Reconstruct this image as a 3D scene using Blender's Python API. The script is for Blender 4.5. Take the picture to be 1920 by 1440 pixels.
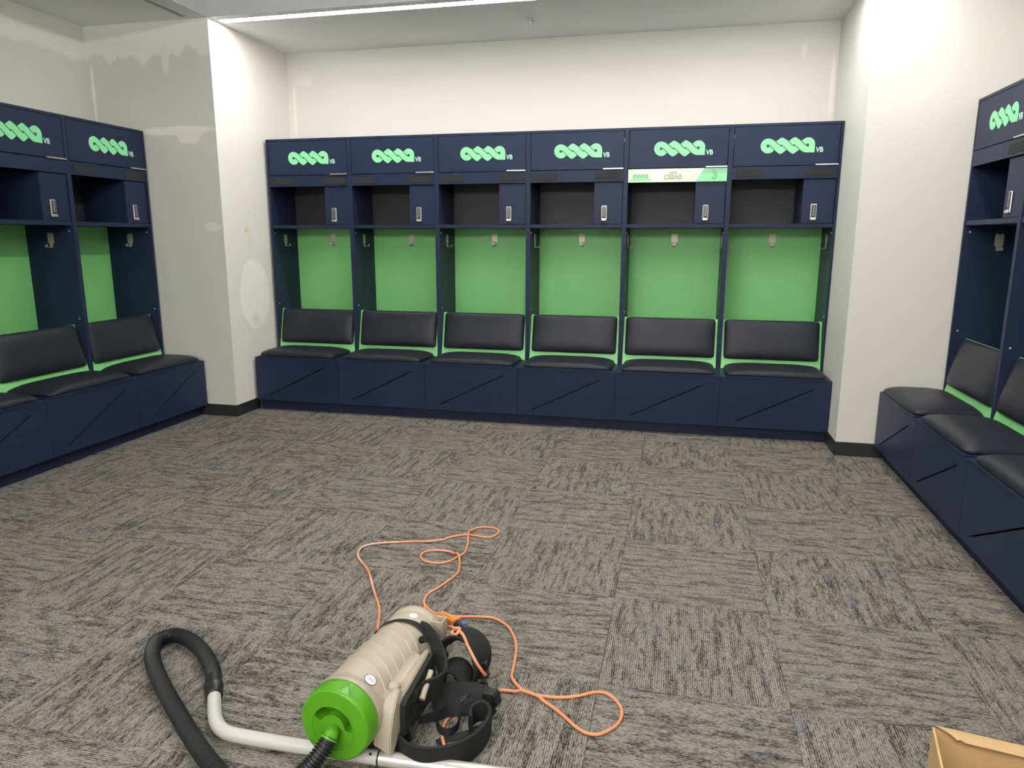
import bpy, bmesh, math, random
from mathutils import Vector, Matrix
PI = math.pi
sc = bpy.context.scene
for o in list(bpy.data.objects): bpy.data.objects.remove(o)
COL = sc.collection

# ------------------------------------------------------------------ camera
cam_d = bpy.data.cameras.new('camera'); cam = bpy.data.objects.new('camera', cam_d); COL.objects.link(cam)
cam_d.sensor_fit = 'HORIZONTAL'; cam_d.sensor_width = 36.0; cam_d.lens = 36.0 * 1338.47 / 1920
cam_d.clip_start = 0.02; cam_d.clip_end = 60
_R = Vector((0.97369783, 0.22783446, 0.00199908)); _U = Vector((-0.0470312, 0.19239715, 0.98018947)); _F = Vector((-0.22293632, 0.95450238, -0.19805201))
M = Matrix((( _R.x, _U.x, -_F.x), (_R.y, _U.y, -_F.y), (_R.z, _U.z, -_F.z))).to_4x4()
M.translation = Vector((3.49226, -5.71225, 1.43901)); cam.matrix_world = M
sc.camera = cam

# ------------------------------------------------------------------ world, exposure, lamp strengths
world = bpy.data.worlds.new('world'); sc.world = world; world.use_nodes = True
world.node_tree.nodes['Background'].inputs[0].default_value = (0.05, 0.05, 0.05, 1)
world.node_tree.nodes['Background'].inputs[1].default_value = 0.0
sc.view_settings.view_transform = 'Standard'; sc.view_settings.look = 'None'
sc.view_settings.gamma = 1.0; sc.view_settings.use_curve_mapping = False
sc.view_settings.exposure = 0.0
LED_BACK, LED_RIGHT, FILL_TUBE, FILL_TUBE_MID = 47.0, 36.0, 42.0, 46.0  # ceiling strips first, then the added fill tubes

# ------------------------------------------------------------------ room dimensions (metres)
W = 0.762            # locker module
H = 2.269            # locker height
ZC = 3.058           # soffit height
XL, XR = -0.028, 4.575      # sides of the back alcove
YP = -0.634          # pillar faces
YB = 0.474           # back wall
XWL, XWR = -1.132, 5.656    # side walls
YF, YF2 = -5.55, -9.60      # front soffit edge, front wall
LX, LY = -0.664, -0.652     # left run: front plane x, far end y
RX, RY = 5.184, -0.664      # right run

# ------------------------------------------------------------------ node / material helpers
def srgb(r, g, b):
    f = lambda c: (c/255/12.92) if c/255 <= 0.04045 else ((c/255+0.055)/1.055)**2.4
    return (f(r), f(g), f(b), 1)

class NT:
    def __init__(s, name):
        s.m = bpy.data.materials.new(name); s.m.use_nodes = True
        s.t = s.m.node_tree; s.b = s.t.nodes['Principled BSDF']
    def n(s, typ, **kw):
        nd = s.t.nodes.new(typ)
        for k, v in kw.items(): setattr(nd, k, v)
        return nd
    def put(s, v, sock):
        if isinstance(v, bpy.types.NodeSocket): s.t.links.new(v, sock)
        else: sock.default_value = v
    def math(s, op, a, b=0.0, c=None, clamp=False):
        nd = s.n('ShaderNodeMath', operation=op); nd.use_clamp = clamp
        s.put(a, nd.inputs[0]); s.put(b, nd.inputs[1])
        if c is not None: s.put(c, nd.inputs[2])
        return nd.outputs[0]
    def xyz(s, kind='Object'):
        tc = s.n('ShaderNodeTexCoord'); sp = s.n('ShaderNodeSeparateXYZ')
        s.t.links.new(tc.outputs[kind], sp.inputs[0]); return tc.outputs[kind], sp.outputs
    def comb(s, x, y, z):
        nd = s.n('ShaderNodeCombineXYZ'); s.put(x, nd.inputs[0]); s.put(y, nd.inputs[1]); s.put(z, nd.inputs[2]); return nd.outputs[0]
    def noise(s, vec, scale, detail=2.0, rough=0.5):
        nd = s.n('ShaderNodeTexNoise'); s.put(vec, nd.inputs['Vector'])
        nd.inputs['Scale'].default_value = scale; nd.inputs['Detail'].default_value = detail; nd.inputs['Roughness'].default_value = rough
        return nd.outputs['Fac']
    def ramp(s, v, lo, hi, a=0.0, b=1.0, smooth=True):
        nd = s.n('ShaderNodeMapRange'); nd.interpolation_type = 'SMOOTHSTEP' if smooth else 'LINEAR'
        s.put(v, nd.inputs[0]); nd.inputs[1].default_value = lo; nd.inputs[2].default_value = hi
        nd.inputs[3].default_value = a; nd.inputs[4].default_value = b; return nd.outputs[0]
    def mix(s, f, a, b):
        nd = s.n('ShaderNodeMix', data_type='RGBA'); s.put(f, nd.inputs[0]); s.put(a, nd.inputs[6]); s.put(b, nd.inputs[7]); return nd.outputs[2]
    def bump(s, h, strength=0.2, dist=0.002):
        nd = s.n('ShaderNodeBump'); nd.inputs['Strength'].default_value = strength; nd.inputs['Distance'].default_value = dist
        s.put(h, nd.inputs['Height']); s.t.links.new(nd.outputs[0], s.b.inputs['Normal'])
    def base(s, c, rough=0.5, metal=0.0, spec=0.5):
        s.put(c, s.b.inputs['Base Color']); s.put(rough, s.b.inputs['Roughness']); s.b.inputs['Metallic'].default_value = metal
        s.b.inputs['Specular IOR Level'].default_value = spec; return s.m

def simple(name, col, rough=0.5, metal=0.0, spec=0.5, var=0.06, scale=18.0, bump=0.0, bscale=200.0):
    t = NT(name); v, _ = t.xyz()
    nz = t.noise(v, scale, 3)
    c2 = tuple(min(1, c*(1+var)) for c in col[:3])+(1,); c1 = tuple(c*(1-var) for c in col[:3])+(1,)
    t.base(t.mix(nz, c1, c2), rough, metal, spec)
    if bump: t.bump(t.noise(v, bscale, 2), bump, 0.001)
    return t.m

def paint(name, base, marks, rough=0.55, hax='x'):
    """wall paint with touch-up patches; marks are ('band', depth, amp, freq, col) or ('spot', h, z, rh, rz, amp, freq, soft, col)"""
    t = NT(name); v, o = t.xyz(); h = o[0] if hax == 'x' else o[1]; z = o[2]
    nz = t.noise(v, 1.3, 3)
    col = t.mix(nz, tuple(c*0.96 for c in base[:3])+(1,), tuple(min(1, c*1.03) for c in base[:3])+(1,))
    for mk in marks:
        if mk[0] == 'band':
            _, depth, amp, freq, soft, c = mk
            n1 = t.noise(t.comb(t.math('MULTIPLY', h, freq), 0.3, t.math('MULTIPLY', z, freq*0.25)), 1.0, 3.5, 0.65)
            d = t.math('ADD', t.math('DIVIDE', t.math('SUBTRACT', ZC, z), depth), t.math('MULTIPLY', t.math('SUBTRACT', n1, 0.5), amp))
        else:
            _, h0, z0, rh, rz, amp, freq, soft, c = mk
            n1 = t.noise(t.comb(t.math('MULTIPLY', h, freq), h0*7.3, t.math('MULTIPLY', z, freq)), 1.0, 3, 0.6)
            a = t.math('DIVIDE', t.math('SUBTRACT', h, h0), rh); b = t.math('DIVIDE', t.math('SUBTRACT', z, z0), rz)
            d = t.math('SQRT', t.math('ADD', t.math('MULTIPLY', a, a), t.math('MULTIPLY', b, b)))
            d = t.math('ADD', d, t.math('MULTIPLY', t.math('SUBTRACT', n1, 0.5), amp))
        mask = t.ramp(d, 1+soft, 1-soft)
        col = t.mix(mask, col, c)
    t.base(col, rough, 0, 0.35)
    t.bump(t.noise(v, 260, 3), 0.06, 0.001)
    return t.m

# ------------------------------------------------------------------ materials
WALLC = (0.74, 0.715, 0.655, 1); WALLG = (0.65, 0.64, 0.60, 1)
LITE = (0.83, 0.81, 0.75, 1)
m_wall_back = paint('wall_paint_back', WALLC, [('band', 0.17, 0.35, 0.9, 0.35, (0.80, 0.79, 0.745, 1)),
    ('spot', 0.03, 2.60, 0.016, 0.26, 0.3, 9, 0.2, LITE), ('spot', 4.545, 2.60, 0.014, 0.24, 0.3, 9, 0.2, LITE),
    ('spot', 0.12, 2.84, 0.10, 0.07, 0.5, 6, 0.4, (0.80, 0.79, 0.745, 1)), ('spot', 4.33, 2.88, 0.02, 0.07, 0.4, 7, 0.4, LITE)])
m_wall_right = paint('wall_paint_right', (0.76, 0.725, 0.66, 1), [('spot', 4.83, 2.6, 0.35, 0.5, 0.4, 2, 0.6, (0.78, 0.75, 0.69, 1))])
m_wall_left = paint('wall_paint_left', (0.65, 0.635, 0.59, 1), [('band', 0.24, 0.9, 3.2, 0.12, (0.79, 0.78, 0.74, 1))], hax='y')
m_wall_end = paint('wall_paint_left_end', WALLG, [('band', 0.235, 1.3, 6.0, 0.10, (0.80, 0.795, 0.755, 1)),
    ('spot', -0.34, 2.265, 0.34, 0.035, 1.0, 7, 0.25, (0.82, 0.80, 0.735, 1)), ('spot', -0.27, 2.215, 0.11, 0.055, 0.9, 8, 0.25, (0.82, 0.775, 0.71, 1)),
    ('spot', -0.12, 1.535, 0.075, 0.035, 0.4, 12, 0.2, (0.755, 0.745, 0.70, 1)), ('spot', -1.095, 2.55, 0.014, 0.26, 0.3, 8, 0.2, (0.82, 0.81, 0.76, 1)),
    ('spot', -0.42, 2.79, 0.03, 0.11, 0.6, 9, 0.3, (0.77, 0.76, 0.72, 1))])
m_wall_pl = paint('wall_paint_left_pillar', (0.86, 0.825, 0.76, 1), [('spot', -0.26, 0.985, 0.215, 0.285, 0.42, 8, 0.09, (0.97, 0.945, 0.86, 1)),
    ('spot', -0.27, 0.765, 0.05, 0.05, 0.8, 20, 0.5, (0.86, 0.835, 0.76, 1)),
    ('spot', -0.322, 1.515, 0.03, 0.026, 0.5, 40, 0.2, (0.72, 0.66, 0.40, 1)), ('spot', -0.29, 1.40, 0.03, 0.09, 1.4, 30, 0.25, (0.82, 0.79, 0.71, 1))], hax='y')
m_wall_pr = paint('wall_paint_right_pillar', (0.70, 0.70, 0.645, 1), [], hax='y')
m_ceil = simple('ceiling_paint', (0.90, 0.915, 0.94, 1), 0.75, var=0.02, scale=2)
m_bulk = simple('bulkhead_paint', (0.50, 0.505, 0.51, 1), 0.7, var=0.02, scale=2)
m_base = simple('rubber_baseboard', (0.022, 0.023, 0.022, 1), 0.42, var=0.2, scale=6)
m_navy = simple('navy_laminate', (0.0175, 0.025, 0.057, 1), 0.42, 0, 0.18, var=0.07, scale=5, bump=0.04, bscale=500)
m_navyd = simple('dark_navy_interior', (0.011, 0.018, 0.045, 1), 0.5, 0, 0.3, var=0.07, scale=5)
m_char = simple('charcoal_back_board', (0.026, 0.028, 0.034, 1), 0.5, 0, 0.4, var=0.05)
m_green = simple('green_back_board', (0.23, 0.63, 0.215, 1), 0.42, 0, 0.4, var=0.03, scale=3)
m_lime = simple('green_seat_board', (0.23, 0.64, 0.22, 1), 0.4, 0, 0.4, var=0.03, scale=3)
m_vinyl = simple('black_vinyl', (0.017, 0.019, 0.027, 1), 0.42, 0, 0.27, var=0.1, scale=40, bump=0.12, bscale=900)
m_logo = simple('mint_emblem', (0.25, 0.74, 0.35, 1), 0.45, var=0.02)
m_logot = simple('pale_mint_lettering', (0.46, 0.74, 0.60, 1), 0.45, var=0.02)
m_logog = simple('emblem_gap_navy', (0.02, 0.035, 0.07, 1), 0.5, var=0.02)
m_steel = simple('brushed_steel', (0.62, 0.60, 0.57, 1), 0.32, 0.85, var=0.05, scale=60)
m_hook = simple('satin_nickel_hook', (0.56, 0.50, 0.44, 1), 0.45, 0.55, var=0.05, scale=60)
m_black = simple('black_plastic', (0.012, 0.012, 0.013, 1), 0.4, var=0.1)
m_key = simple('grey_key', (0.45, 0.46, 0.47, 1), 0.4, var=0.05)
m_velcro = simple('black_hook_tape', (0.030, 0.031, 0.030, 1), 0.9, 0, 0.2, var=0.3, scale=200)
m_beige = simple('beige_plastic', (0.42, 0.36, 0.275, 1), 0.38, 0, 0.5, var=0.05, scale=9, bump=0.05, bscale=700)
m_vgreen = simple('bright_green_plastic', (0.080, 0.29, 0.010, 1), 0.32, 0, 0.4, var=0.05, scale=9, bump=0.04, bscale=600)
m_vdark = simple('dark_recess_green', (0.06, 0.20, 0.012, 1), 0.4, var=0.05)
m_hose = simple('black_hose', (0.014, 0.014, 0.015, 1), 0.42, 0, 0.5, var=0.15, scale=60)
m_web = simple('black_webbing', (0.009, 0.009, 0.010, 1), 0.7, 0, 0.35, var=0.3, scale=300, bump=0.3, bscale=900)
m_pad = simple('black_padded_fabric', (0.012, 0.012, 0.012, 1), 0.75, 0, 0.35, var=0.25, scale=120, bump=0.3, bscale=700)
m_wand = simple('white_painted_tube', (0.53, 0.515, 0.48, 1), 0.30, 0.0, 0.5, var=0.06, scale=14)
m_alu = simple('aluminium_tube', (0.58, 0.56, 0.53, 1), 0.32, 0.35, var=0.06, scale=14)
m_orange = simple('orange_cord_jacket', (0.86, 0.29, 0.12, 1), 0.45, var=0.22, scale=9)
m_orangep = simple('orange_connector', (0.75, 0.26, 0.06, 1), 0.42, var=0.05)
m_pinkc = simple('faded_orange_cord', (0.66, 0.27, 0.145, 1), 0.5, var=0.2, scale=30)
m_badge = simple('white_badge', (0.78, 0.78, 0.80, 1), 0.35, var=0.03)
m_badger = simple('badge_rim', (0.08, 0.08, 0.12, 1), 0.4, var=0.03)
m_card = simple('cardboard', (0.52, 0.35, 0.17, 1), 0.8, 0, 0.2, var=0.12, scale=14, bump=0.15, bscale=90)
m_cardi = simple('cardboard_core', (0.20, 0.12, 0.06, 1), 0.9, 0, 0.2, var=0.3, scale=120)
m_white = simple('white_metal_trim', (0.72, 0.72, 0.71, 1), 0.4, var=0.02)
m_diffoff = simple('unlit_diffuser', (0.33, 0.33, 0.33, 1), 0.5, var=0.02)
m_blue = simple('blue_plastic', (0.10, 0.16, 0.40, 1), 0.4, var=0.1)

def led(name, strength, col=(1.0, 0.985, 0.95, 1)):
    t = NT(name); t.base((0.8, 0.8, 0.8, 1), 0.5)
    t.b.inputs['Emission Color'].default_value = col; t.b.inputs['Emission Strength'].default_value = strength
    return t.m

def carpet():
    t = NT('grey_loop_carpet')
    tc = t.n('ShaderNodeTexCoord'); oi = t.n('ShaderNodeObjectInfo')
    sp = t.n('ShaderNodeSeparateXYZ'); t.t.links.new(tc.outputs['Object'], sp.inputs[0])
    x, y = sp.outputs[0], sp.outputs[1]; rnd = t.math('MULTIPLY', oi.outputs['Random'], 37.0)
    wob = t.math('MULTIPLY', t.noise(t.comb(t.math('MULTIPLY', x, 9), t.math('MULTIPLY', y, 9), rnd), 1.0, 2), 0.004)
    yy = t.math('ADD', y, wob)
    ribs = t.math('SINE', t.math('MULTIPLY', yy, 2*PI/0.0072))
    yarn = t.noise(t.comb(t.math('MULTIPLY', x, 95), t.math('MULTIPLY', y, 230), rnd), 1.0, 1.5, 0.6)
    mid = t.noise(t.comb(t.math('MULTIPLY', x, 24), t.math('MULTIPLY', y, 75), t.math('ADD', rnd, 3.0)), 1.0, 2, 0.6)
    streak = t.noise(t.comb(t.math('MULTIPLY', x, 5.5), t.math('MULTIPLY', y, 36.0), rnd), 1.0, 4, 0.62)
    cross = t.noise(t.comb(t.math('MULTIPLY', x, 15.0), t.math('MULTIPLY', y, 21.0), t.math('ADD', rnd, 5.0)), 1.0, 3.5, 0.6)
    big = t.noise(t.comb(t.math('MULTIPLY', x, 4.0), t.math('MULTIPLY', y, 6.0), t.math('ADD', rnd, 9.0)), 1.0, 2)
    s1 = t.ramp(streak, 0.46, 0.64); s2 = t.ramp(cross, 0.50, 0.68)
    dark = t.math('MAXIMUM', t.math('MULTIPLY', s1, 0.85), t.math('MULTIPLY', s2, 0.75))
    dark = t.math('ADD', dark, t.math('MULTIPLY', t.math('SUBTRACT', big, 0.5), 0.4), clamp=True)
    lum = t.math('ADD', t.math('MULTIPLY', ribs, 0.20), t.math('MULTIPLY', t.math('SUBTRACT', yarn, 0.5), 1.9))
    lum = t.math('ADD', lum, t.math('MULTIPLY', t.math('SUBTRACT', mid, 0.5), 0.9))
    lum = t.math('ADD', lum, t.math('SUBTRACT', 0.72, t.math('MULTIPLY', dark, 0.50)))
    lum = t.ramp(lum, 0.0, 1.0, 0.0, 1.0, smooth=False)
    col = t.mix(lum, (0.023, 0.021, 0.021, 1), (0.28, 0.255, 0.222, 1))
    tint = t.noise(t.comb(t.math('MULTIPLY', x, 7.0), t.math('MULTIPLY', y, 11.0), t.math('ADD', rnd, 21.0)), 1.0, 2)
    col = t.mix(t.ramp(tint, 0.60, 0.74, 0.0, 0.55), col, t.mix(lum, (0.024, 0.025, 0.042, 1), (0.19, 0.185, 0.21, 1)))
    t.base(col, 0.95, 0, 0.1)
    t.bump(t.math('ADD', t.math('MULTIPLY', ribs, 0.5), yarn), 0.5, 0.003)
    return t.m
m_carpet = carpet()

# ------------------------------------------------------------------ mesh helpers
def finish(name, bm, mats, smooth=False, normals=True):
    if normals: bmesh.ops.recalc_face_normals(bm, faces=bm.faces[:])
    me = bpy.data.meshes.new(name); bm.to_mesh(me); bm.free()
    for m in (mats if isinstance(mats, (list, tuple)) else [mats]): me.materials.append(m)
    if smooth:
        me.polygons.foreach_set('use_smooth', [True]*len(me.polygons))
        try: me.set_sharp_from_angle(angle=math.radians(42))
        except Exception: pass
    return me
def link(name, me, parent=None, loc=None):
    o = bpy.data.objects.new(name, me); COL.objects.link(o)
    if parent is not None: o.parent = parent
    if loc is not None: o.location = loc
    return o
def tag(o, label=None, cat=None, group=None, kind=None):
    if label: o['label'] = label
    if cat: o['category'] = cat
    if group: o['group'] = group
    if kind: o['kind'] = kind
    return o
def empty(name, loc=(0, 0, 0), rz=0.0):
    o = bpy.data.objects.new(name, None); COL.objects.link(o); o.location = loc; o.rotation_euler = (0, 0, rz); o.empty_display_size = 0.1
    return o
def bx(bm, x0, x1, y0, y1, z0, z1, bev=0.0, seg=1, mi=0):
    r = bmesh.ops.create_cube(bm, size=1.0)
    vs = r['verts']
    for v in vs: v.co = Vector((x0+(v.co.x+.5)*(x1-x0), y0+(v.co.y+.5)*(y1-y0), z0+(v.co.z+.5)*(z1-z0)))
    fs = {f for v in vs for f in v.link_faces}
    for f in fs: f.material_index = mi
    if bev:
        es = list({e for v in vs for e in v.link_edges})
        bmesh.ops.bevel(bm, geom=es, offset=bev, segments=seg, profile=0.5, affect='EDGES')
    return vs
def box_me(name, mat, *a, **k):
    bm = bmesh.new(); bx(bm, *a, **k); return finish(name, bm, mat)
def catmull(P, n=10):
    P = [Vector(p) for p in P]; Q = [P[0]*2-P[1]]+P+[P[-1]*2-P[-2]]; out = []
    for i in range(1, len(Q)-2):
        a, b, c, d = Q[i-1], Q[i], Q[i+1], Q[i+2]
        for k in range(n):
            t = k/n
            out.append(0.5*((2*b)+(c-a)*t+(2*a-5*b+4*c-d)*t*t+(3*b-a-3*c+d)*t**3))
    out.append(P[-1]); return out
def resample(P, step):
    L = [0.0]
    for a, b in zip(P, P[1:]): L.append(L[-1]+(b-a).length)
    n = max(2, int(round(L[-1]/step))); out = []; j = 0
    for k in range(n+1):
        s = L[-1]*k/n
        while j < len(L)-2 and L[j+1] < s: j += 1
        t = (s-L[j])/max(1e-9, L[j+1]-L[j]); out.append(P[j].lerp(P[j+1], min(1, max(0, t))))
    return out
def tube(bm, P, rad, n=10, cap=True, mi=0):
    """sweep a round section along P; rad is a number or f(i)"""
    rf = rad if callable(rad) else (lambda i: rad)
    T = [(P[min(i+1, len(P)-1)]-P[max(i-1, 0)]).normalized() for i in range(len(P))]
    u = T[0].orthogonal().normalized(); rings = []
    for i, p in enumerate(P):
        u = (u-T[i]*u.dot(T[i])).normalized(); w = T[i].cross(u); r = rf(i)
        rings.append([bm.verts.new(p+(u*math.cos(2*PI*k/n)+w*math.sin(2*PI*k/n))*r) for k in range(n)])
    for a, b in zip(rings, rings[1:]):
        for k in range(n):
            f = bm.faces.new((a[k], a[(k+1) % n], b[(k+1) % n], b[k])); f.material_index = mi
    if cap:
        bm.faces.new(rings[0][::-1]).material_index = mi; bm.faces.new(rings[-1]).material_index = mi
def ribbon(bm, P, wdir, width, thick, mi=0):
    """flat strap: width along wdir (vector or f(i, t)), thickness across; slightly pillowed edges"""
    n = len(P); rings = []
    wf = width if callable(width) else (lambda t: width)
    for i, p in enumerate(P):
        T = (P[min(i+1, n-1)]-P[max(i-1, 0)]).normalized(); t = i/(n-1)
        wd = wdir(t) if callable(wdir) else Vector(wdir)
        wd = (wd-T*wd.dot(T)).normalized(); nn = T.cross(wd).normalized(); w = wf(t)/2; h = thick/2
        pr = [(-w, 0), (-w*.93, h*.8), (-w*.5, h), (w*.5, h), (w*.93, h*.8), (w, 0), (w*.93, -h*.8), (w*.5, -h), (-w*.5, -h), (-w*.93, -h*.8)]
        rings.append([bm.verts.new(p+wd*a+nn*b) for a, b in pr])
    m = 10
    for a, b in zip(rings, rings[1:]):
        for k in range(m):
            bm.faces.new((a[k], a[(k+1) % m], b[(k+1) % m], b[k])).material_index = mi
    bm.faces.new(rings[0][::-1]); bm.faces.new(rings[-1])
def lathe(bm, prof, frame, n=48, mi=0, cap0=True, cap1=True):
    """prof: list of (r, along); frame: (origin, s, a, t) with a the axis"""
    c, s, a, t = frame; rings = []
    for r, y in prof:
        rings.append([bm.verts.new(c+a*y+(s*math.cos(2*PI*k/n)+t*math.sin(2*PI*k/n))*r) for k in range(n)])
    for p, q in zip(rings, rings[1:]):
        for k in range(n): bm.faces.new((p[k], p[(k+1) % n], q[(k+1) % n], q[k])).material_index = mi
    if cap0: bm.faces.new(rings[0][::-1]).material_index = mi
    if cap1: bm.faces.new(rings[-1]).material_index = mi
def cushion_me(name, w, d, edge, crown, mat, nx=26, ny=16, sq=14):
    """upholstered pad in the xy plane, centred, bottom at z=0"""
    bm = bmesh.new(); G = []
    def pos(u, v):
        m = max(abs(u), abs(v)); s = (abs(u/m)**sq+abs(v/m)**sq)**(1/sq) if m > 1e-6 else 1.0
        return u/s*w/2, v/s*d/2
    cosd = lambda k, n: -math.cos(PI*k/n)
    for j in range(ny+1):
        row = []
        for i in range(nx+1):
            u, v = cosd(i, nx), cosd(j, ny); x, y = pos(u, v)
            f = (1-abs(u)**4.5)*(1-abs(v)**3.6)
            row.append(bm.verts.new((x, y, edge+crown*max(0, f)**0.5)))
        G.append(row)
    for j in range(ny):
        for i in range(nx): bm.faces.new((G[j][i], G[j][i+1], G[j+1][i+1], G[j+1][i]))
    ring = [G[0][i] for i in range(nx+1)]+[G[j][nx] for j in range(1, ny+1)]+[G[ny][i] for i in range(nx-1, -1, -1)]+[G[j][0] for j in range(ny-1, 0, -1)]
    prev = ring
    for zz, sc_ in ((edge*0.5, 1.006), (0.0, 0.985)):
        cur = [bm.verts.new((v.co.x*sc_, v.co.y*sc_, zz)) for v in ring]
        for k in range(len(ring)):
            k2 = (k+1) % len(ring); bm.faces.new((prev[k2], prev[k], cur[k], cur[k2]))
        prev = cur
    bm.faces.new(prev)
    me = finish(name, bm, mat)
    me.polygons.foreach_set('use_smooth', [True]*len(me.polygons)); return me
def poly_me(name, loops, thick, mat, xf=lambda x, z: (x, z), y=0.0):
    """extrude polygons given in (x, z) to a plate of depth thick in front of plane y (towards -y)"""
    bm = bmesh.new()
    for L, mi, dy in loops:
        f = bm.faces.new([bm.verts.new((*[xf(*p)[0]], y-dy, xf(*p)[1])) for p in L]); f.material_index = mi
        r = bmesh.ops.extrude_face_region(bm, geom=[f])
        for g in r['geom']:
            if isinstance(g, bmesh.types.BMVert): g.co.y -= thick
    for f in bm.faces[:]:
        pass
    bmesh.ops.triangulate(bm, faces=[f for f in bm.faces if len(f.verts) > 4])
    return finish(name, bm, mat)
def text_me(name, body, size, mat, x, z, y, extrude=0.0006, offset=0.0, align='LEFT', sx=1.0, shear=0.0, space=1.0):
    cu = bpy.data.curves.new(name+'_curve', 'FONT'); cu.body = body; cu.size = size; cu.extrude = extrude; cu.offset = offset
    cu.align_x = align; cu.space_character = space; cu.resolution_u = 4; cu.shear = shear
    ob = bpy.data.objects.new(name+'_tmp', cu); COL.objects.link(ob)
    dg = bpy.context.evaluated_depsgraph_get(); me = bpy.data.meshes.new_from_object(ob.evaluated_get(dg))
    bpy.data.objects.remove(ob); bpy.data.curves.remove(cu)
    me.transform(Matrix.Translation((x, y, z)) @ Matrix.Rotation(PI/2, 4, 'X') @ Matrix.Diagonal((sx, 1, 1, 1)))
    me.materials.clear(); me.materials.append(mat); me.name = name; return me

# ------------------------------------------------------------------ room shell
def struct(name, bm_or_me, mats=None, parent=None):
    me = bm_or_me if isinstance(bm_or_me, bpy.types.Mesh) else finish(name, bm_or_me, mats)
    o = link(name, me, parent)
    if parent is None: o['kind'] = 'structure'
    return o
floor = struct('floor', box_me('floor', m_base, XWL-0.2, XWR+0.2, YF2-0.2, YB+0.2, -0.16, -0.007))
TS = 0.602; TX0, TY0 = 3.2904, -1.7775
bmt = bmesh.new(); h = TS/2-0.0005
vs = bx(bmt, -h, h, -h, h, -0.007, 0.0, bev=0.0012)
tile_me = finish('carpet_tile', bmt, m_carpet)
for i in range(-8, 5):
    for j in range(-9, 5):
        cx, cy = TX0+(i+.5)*TS, TY0-(j+.5)*TS
        if cx < XWL-.0 or cx > XWR or cy > YB or cy < YF2: continue
        if cx < XWL+0.25 or cx > XWR-0.1: continue
        t = link('carpet_tile', tile_me, floor, (cx, cy, 0.0))
        t.rotation_euler = (0, 0, (PI/2 if (i+j) % 2 == 0 else 0)+(PI if (i*7+j*3) % 5 < 2 else 0))

def wall(name, x0, x1, y0, y1, z0, z1, mats, pick=None):
    bm = bmesh.new(); bx(bm, x0, x1, y0, y1, z0, z1); bmesh.ops.recalc_face_normals(bm, faces=bm.faces[:])
    if pick:
        for f in bm.faces: f.material_index = pick(f.normal)
    return struct(name, finish(name, bm, mats))
ZT = 3.62
wall('wall_back', XL, XR, YB, YB+0.15, 0, ZC, m_wall_back)
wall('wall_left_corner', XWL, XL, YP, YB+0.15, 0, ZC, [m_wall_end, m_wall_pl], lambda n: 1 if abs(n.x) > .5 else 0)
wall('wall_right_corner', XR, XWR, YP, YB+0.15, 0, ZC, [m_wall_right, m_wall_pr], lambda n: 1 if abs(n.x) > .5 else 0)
wall('wall_left', XWL-0.15, XWL, YF2, YB+0.15, 0, ZC, m_wall_left)
wall('wall_right', XWR, XWR+0.15, YF2, YB+0.15, 0, ZC, m_wall_pr)
wall('wall_front', XWL-0.15, XWR+0.15, YF2-0.15, YF2, 0, ZC, m_wall_right)
# dropped ceiling ring and raised centre
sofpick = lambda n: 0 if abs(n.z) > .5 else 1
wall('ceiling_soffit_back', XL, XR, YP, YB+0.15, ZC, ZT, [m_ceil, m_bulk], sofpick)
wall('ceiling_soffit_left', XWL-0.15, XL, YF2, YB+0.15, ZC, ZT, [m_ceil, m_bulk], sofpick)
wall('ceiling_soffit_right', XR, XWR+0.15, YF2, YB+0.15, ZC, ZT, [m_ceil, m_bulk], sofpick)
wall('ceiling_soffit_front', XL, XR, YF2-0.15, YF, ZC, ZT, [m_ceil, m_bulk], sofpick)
wall('ceiling', XL, XR, YF, YP, 3.46, ZT, m_ceil)
# rubber baseboards on the two pillars
HB = 0.095; TB = 0.009
def baseboard(name, x0, x1, y0, y1):
    bm = bmesh.new(); bx(bm, x0, x1, y0, y1, 0.0, HB, bev=0.003); struct(name, bm, m_base)
baseboard('baseboard_left_end', -0.70, XL+TB, YP-TB, YP)
baseboard('baseboard_left_side', XL, XL+TB, YP, -0.30)
baseboard('baseboard_right_end', XR-TB, 5.25, YP-TB, YP)
baseboard('baseboard_right_side', XR-TB, XR, YP, -0.30)

# ------------------------------------------------------------------ linear ceiling lights and added fill tubes
def linear_light(label, x0, x1, y0, y1, mat, group=None):
    bm = bmesh.new(); t = 0.012; z0, z1 = ZC-0.004, ZC-0.0005
    cx, cy = (x0+x1)/2, (y0+y1)/2
    root = empty('linear_light', (cx, cy, ZC)); tag(root, label, 'ceiling light', 'linear ceiling lights')
    X0, X1, Y0, Y1 = x0-cx, x1-cx, y0-cy, y1-cy; Z0, Z1 = z0-ZC, z1-ZC
    bx(bm, X0-t, X1+t, Y0-t, Y0, Z0, Z1); bx(bm, X0-t, X1+t, Y1, Y1+t, Z0, Z1); bx(bm, X0-t, X0, Y0, Y1, Z0, Z1); bx(bm, X1, X1+t, Y0, Y1, Z0, Z1)
    link('trim_frame', finish('trim_frame', bm, m_white), root)
    link('diffuser', box_me('diffuser', mat, X0, X1, Y0, Y1, Z0+0.0012, Z1), root)
linear_light('long lit linear light along the ceiling above the back lockers', XL+0.05, XR-0.05, -0.565, -0.490, led('led_back', LED_BACK))
linear_light('lit linear light in the ceiling above the lockers on the right', XR+0.075, XR+0.15, YF+0.2, YP-0.06, led('led_right', LED_RIGHT))
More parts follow.
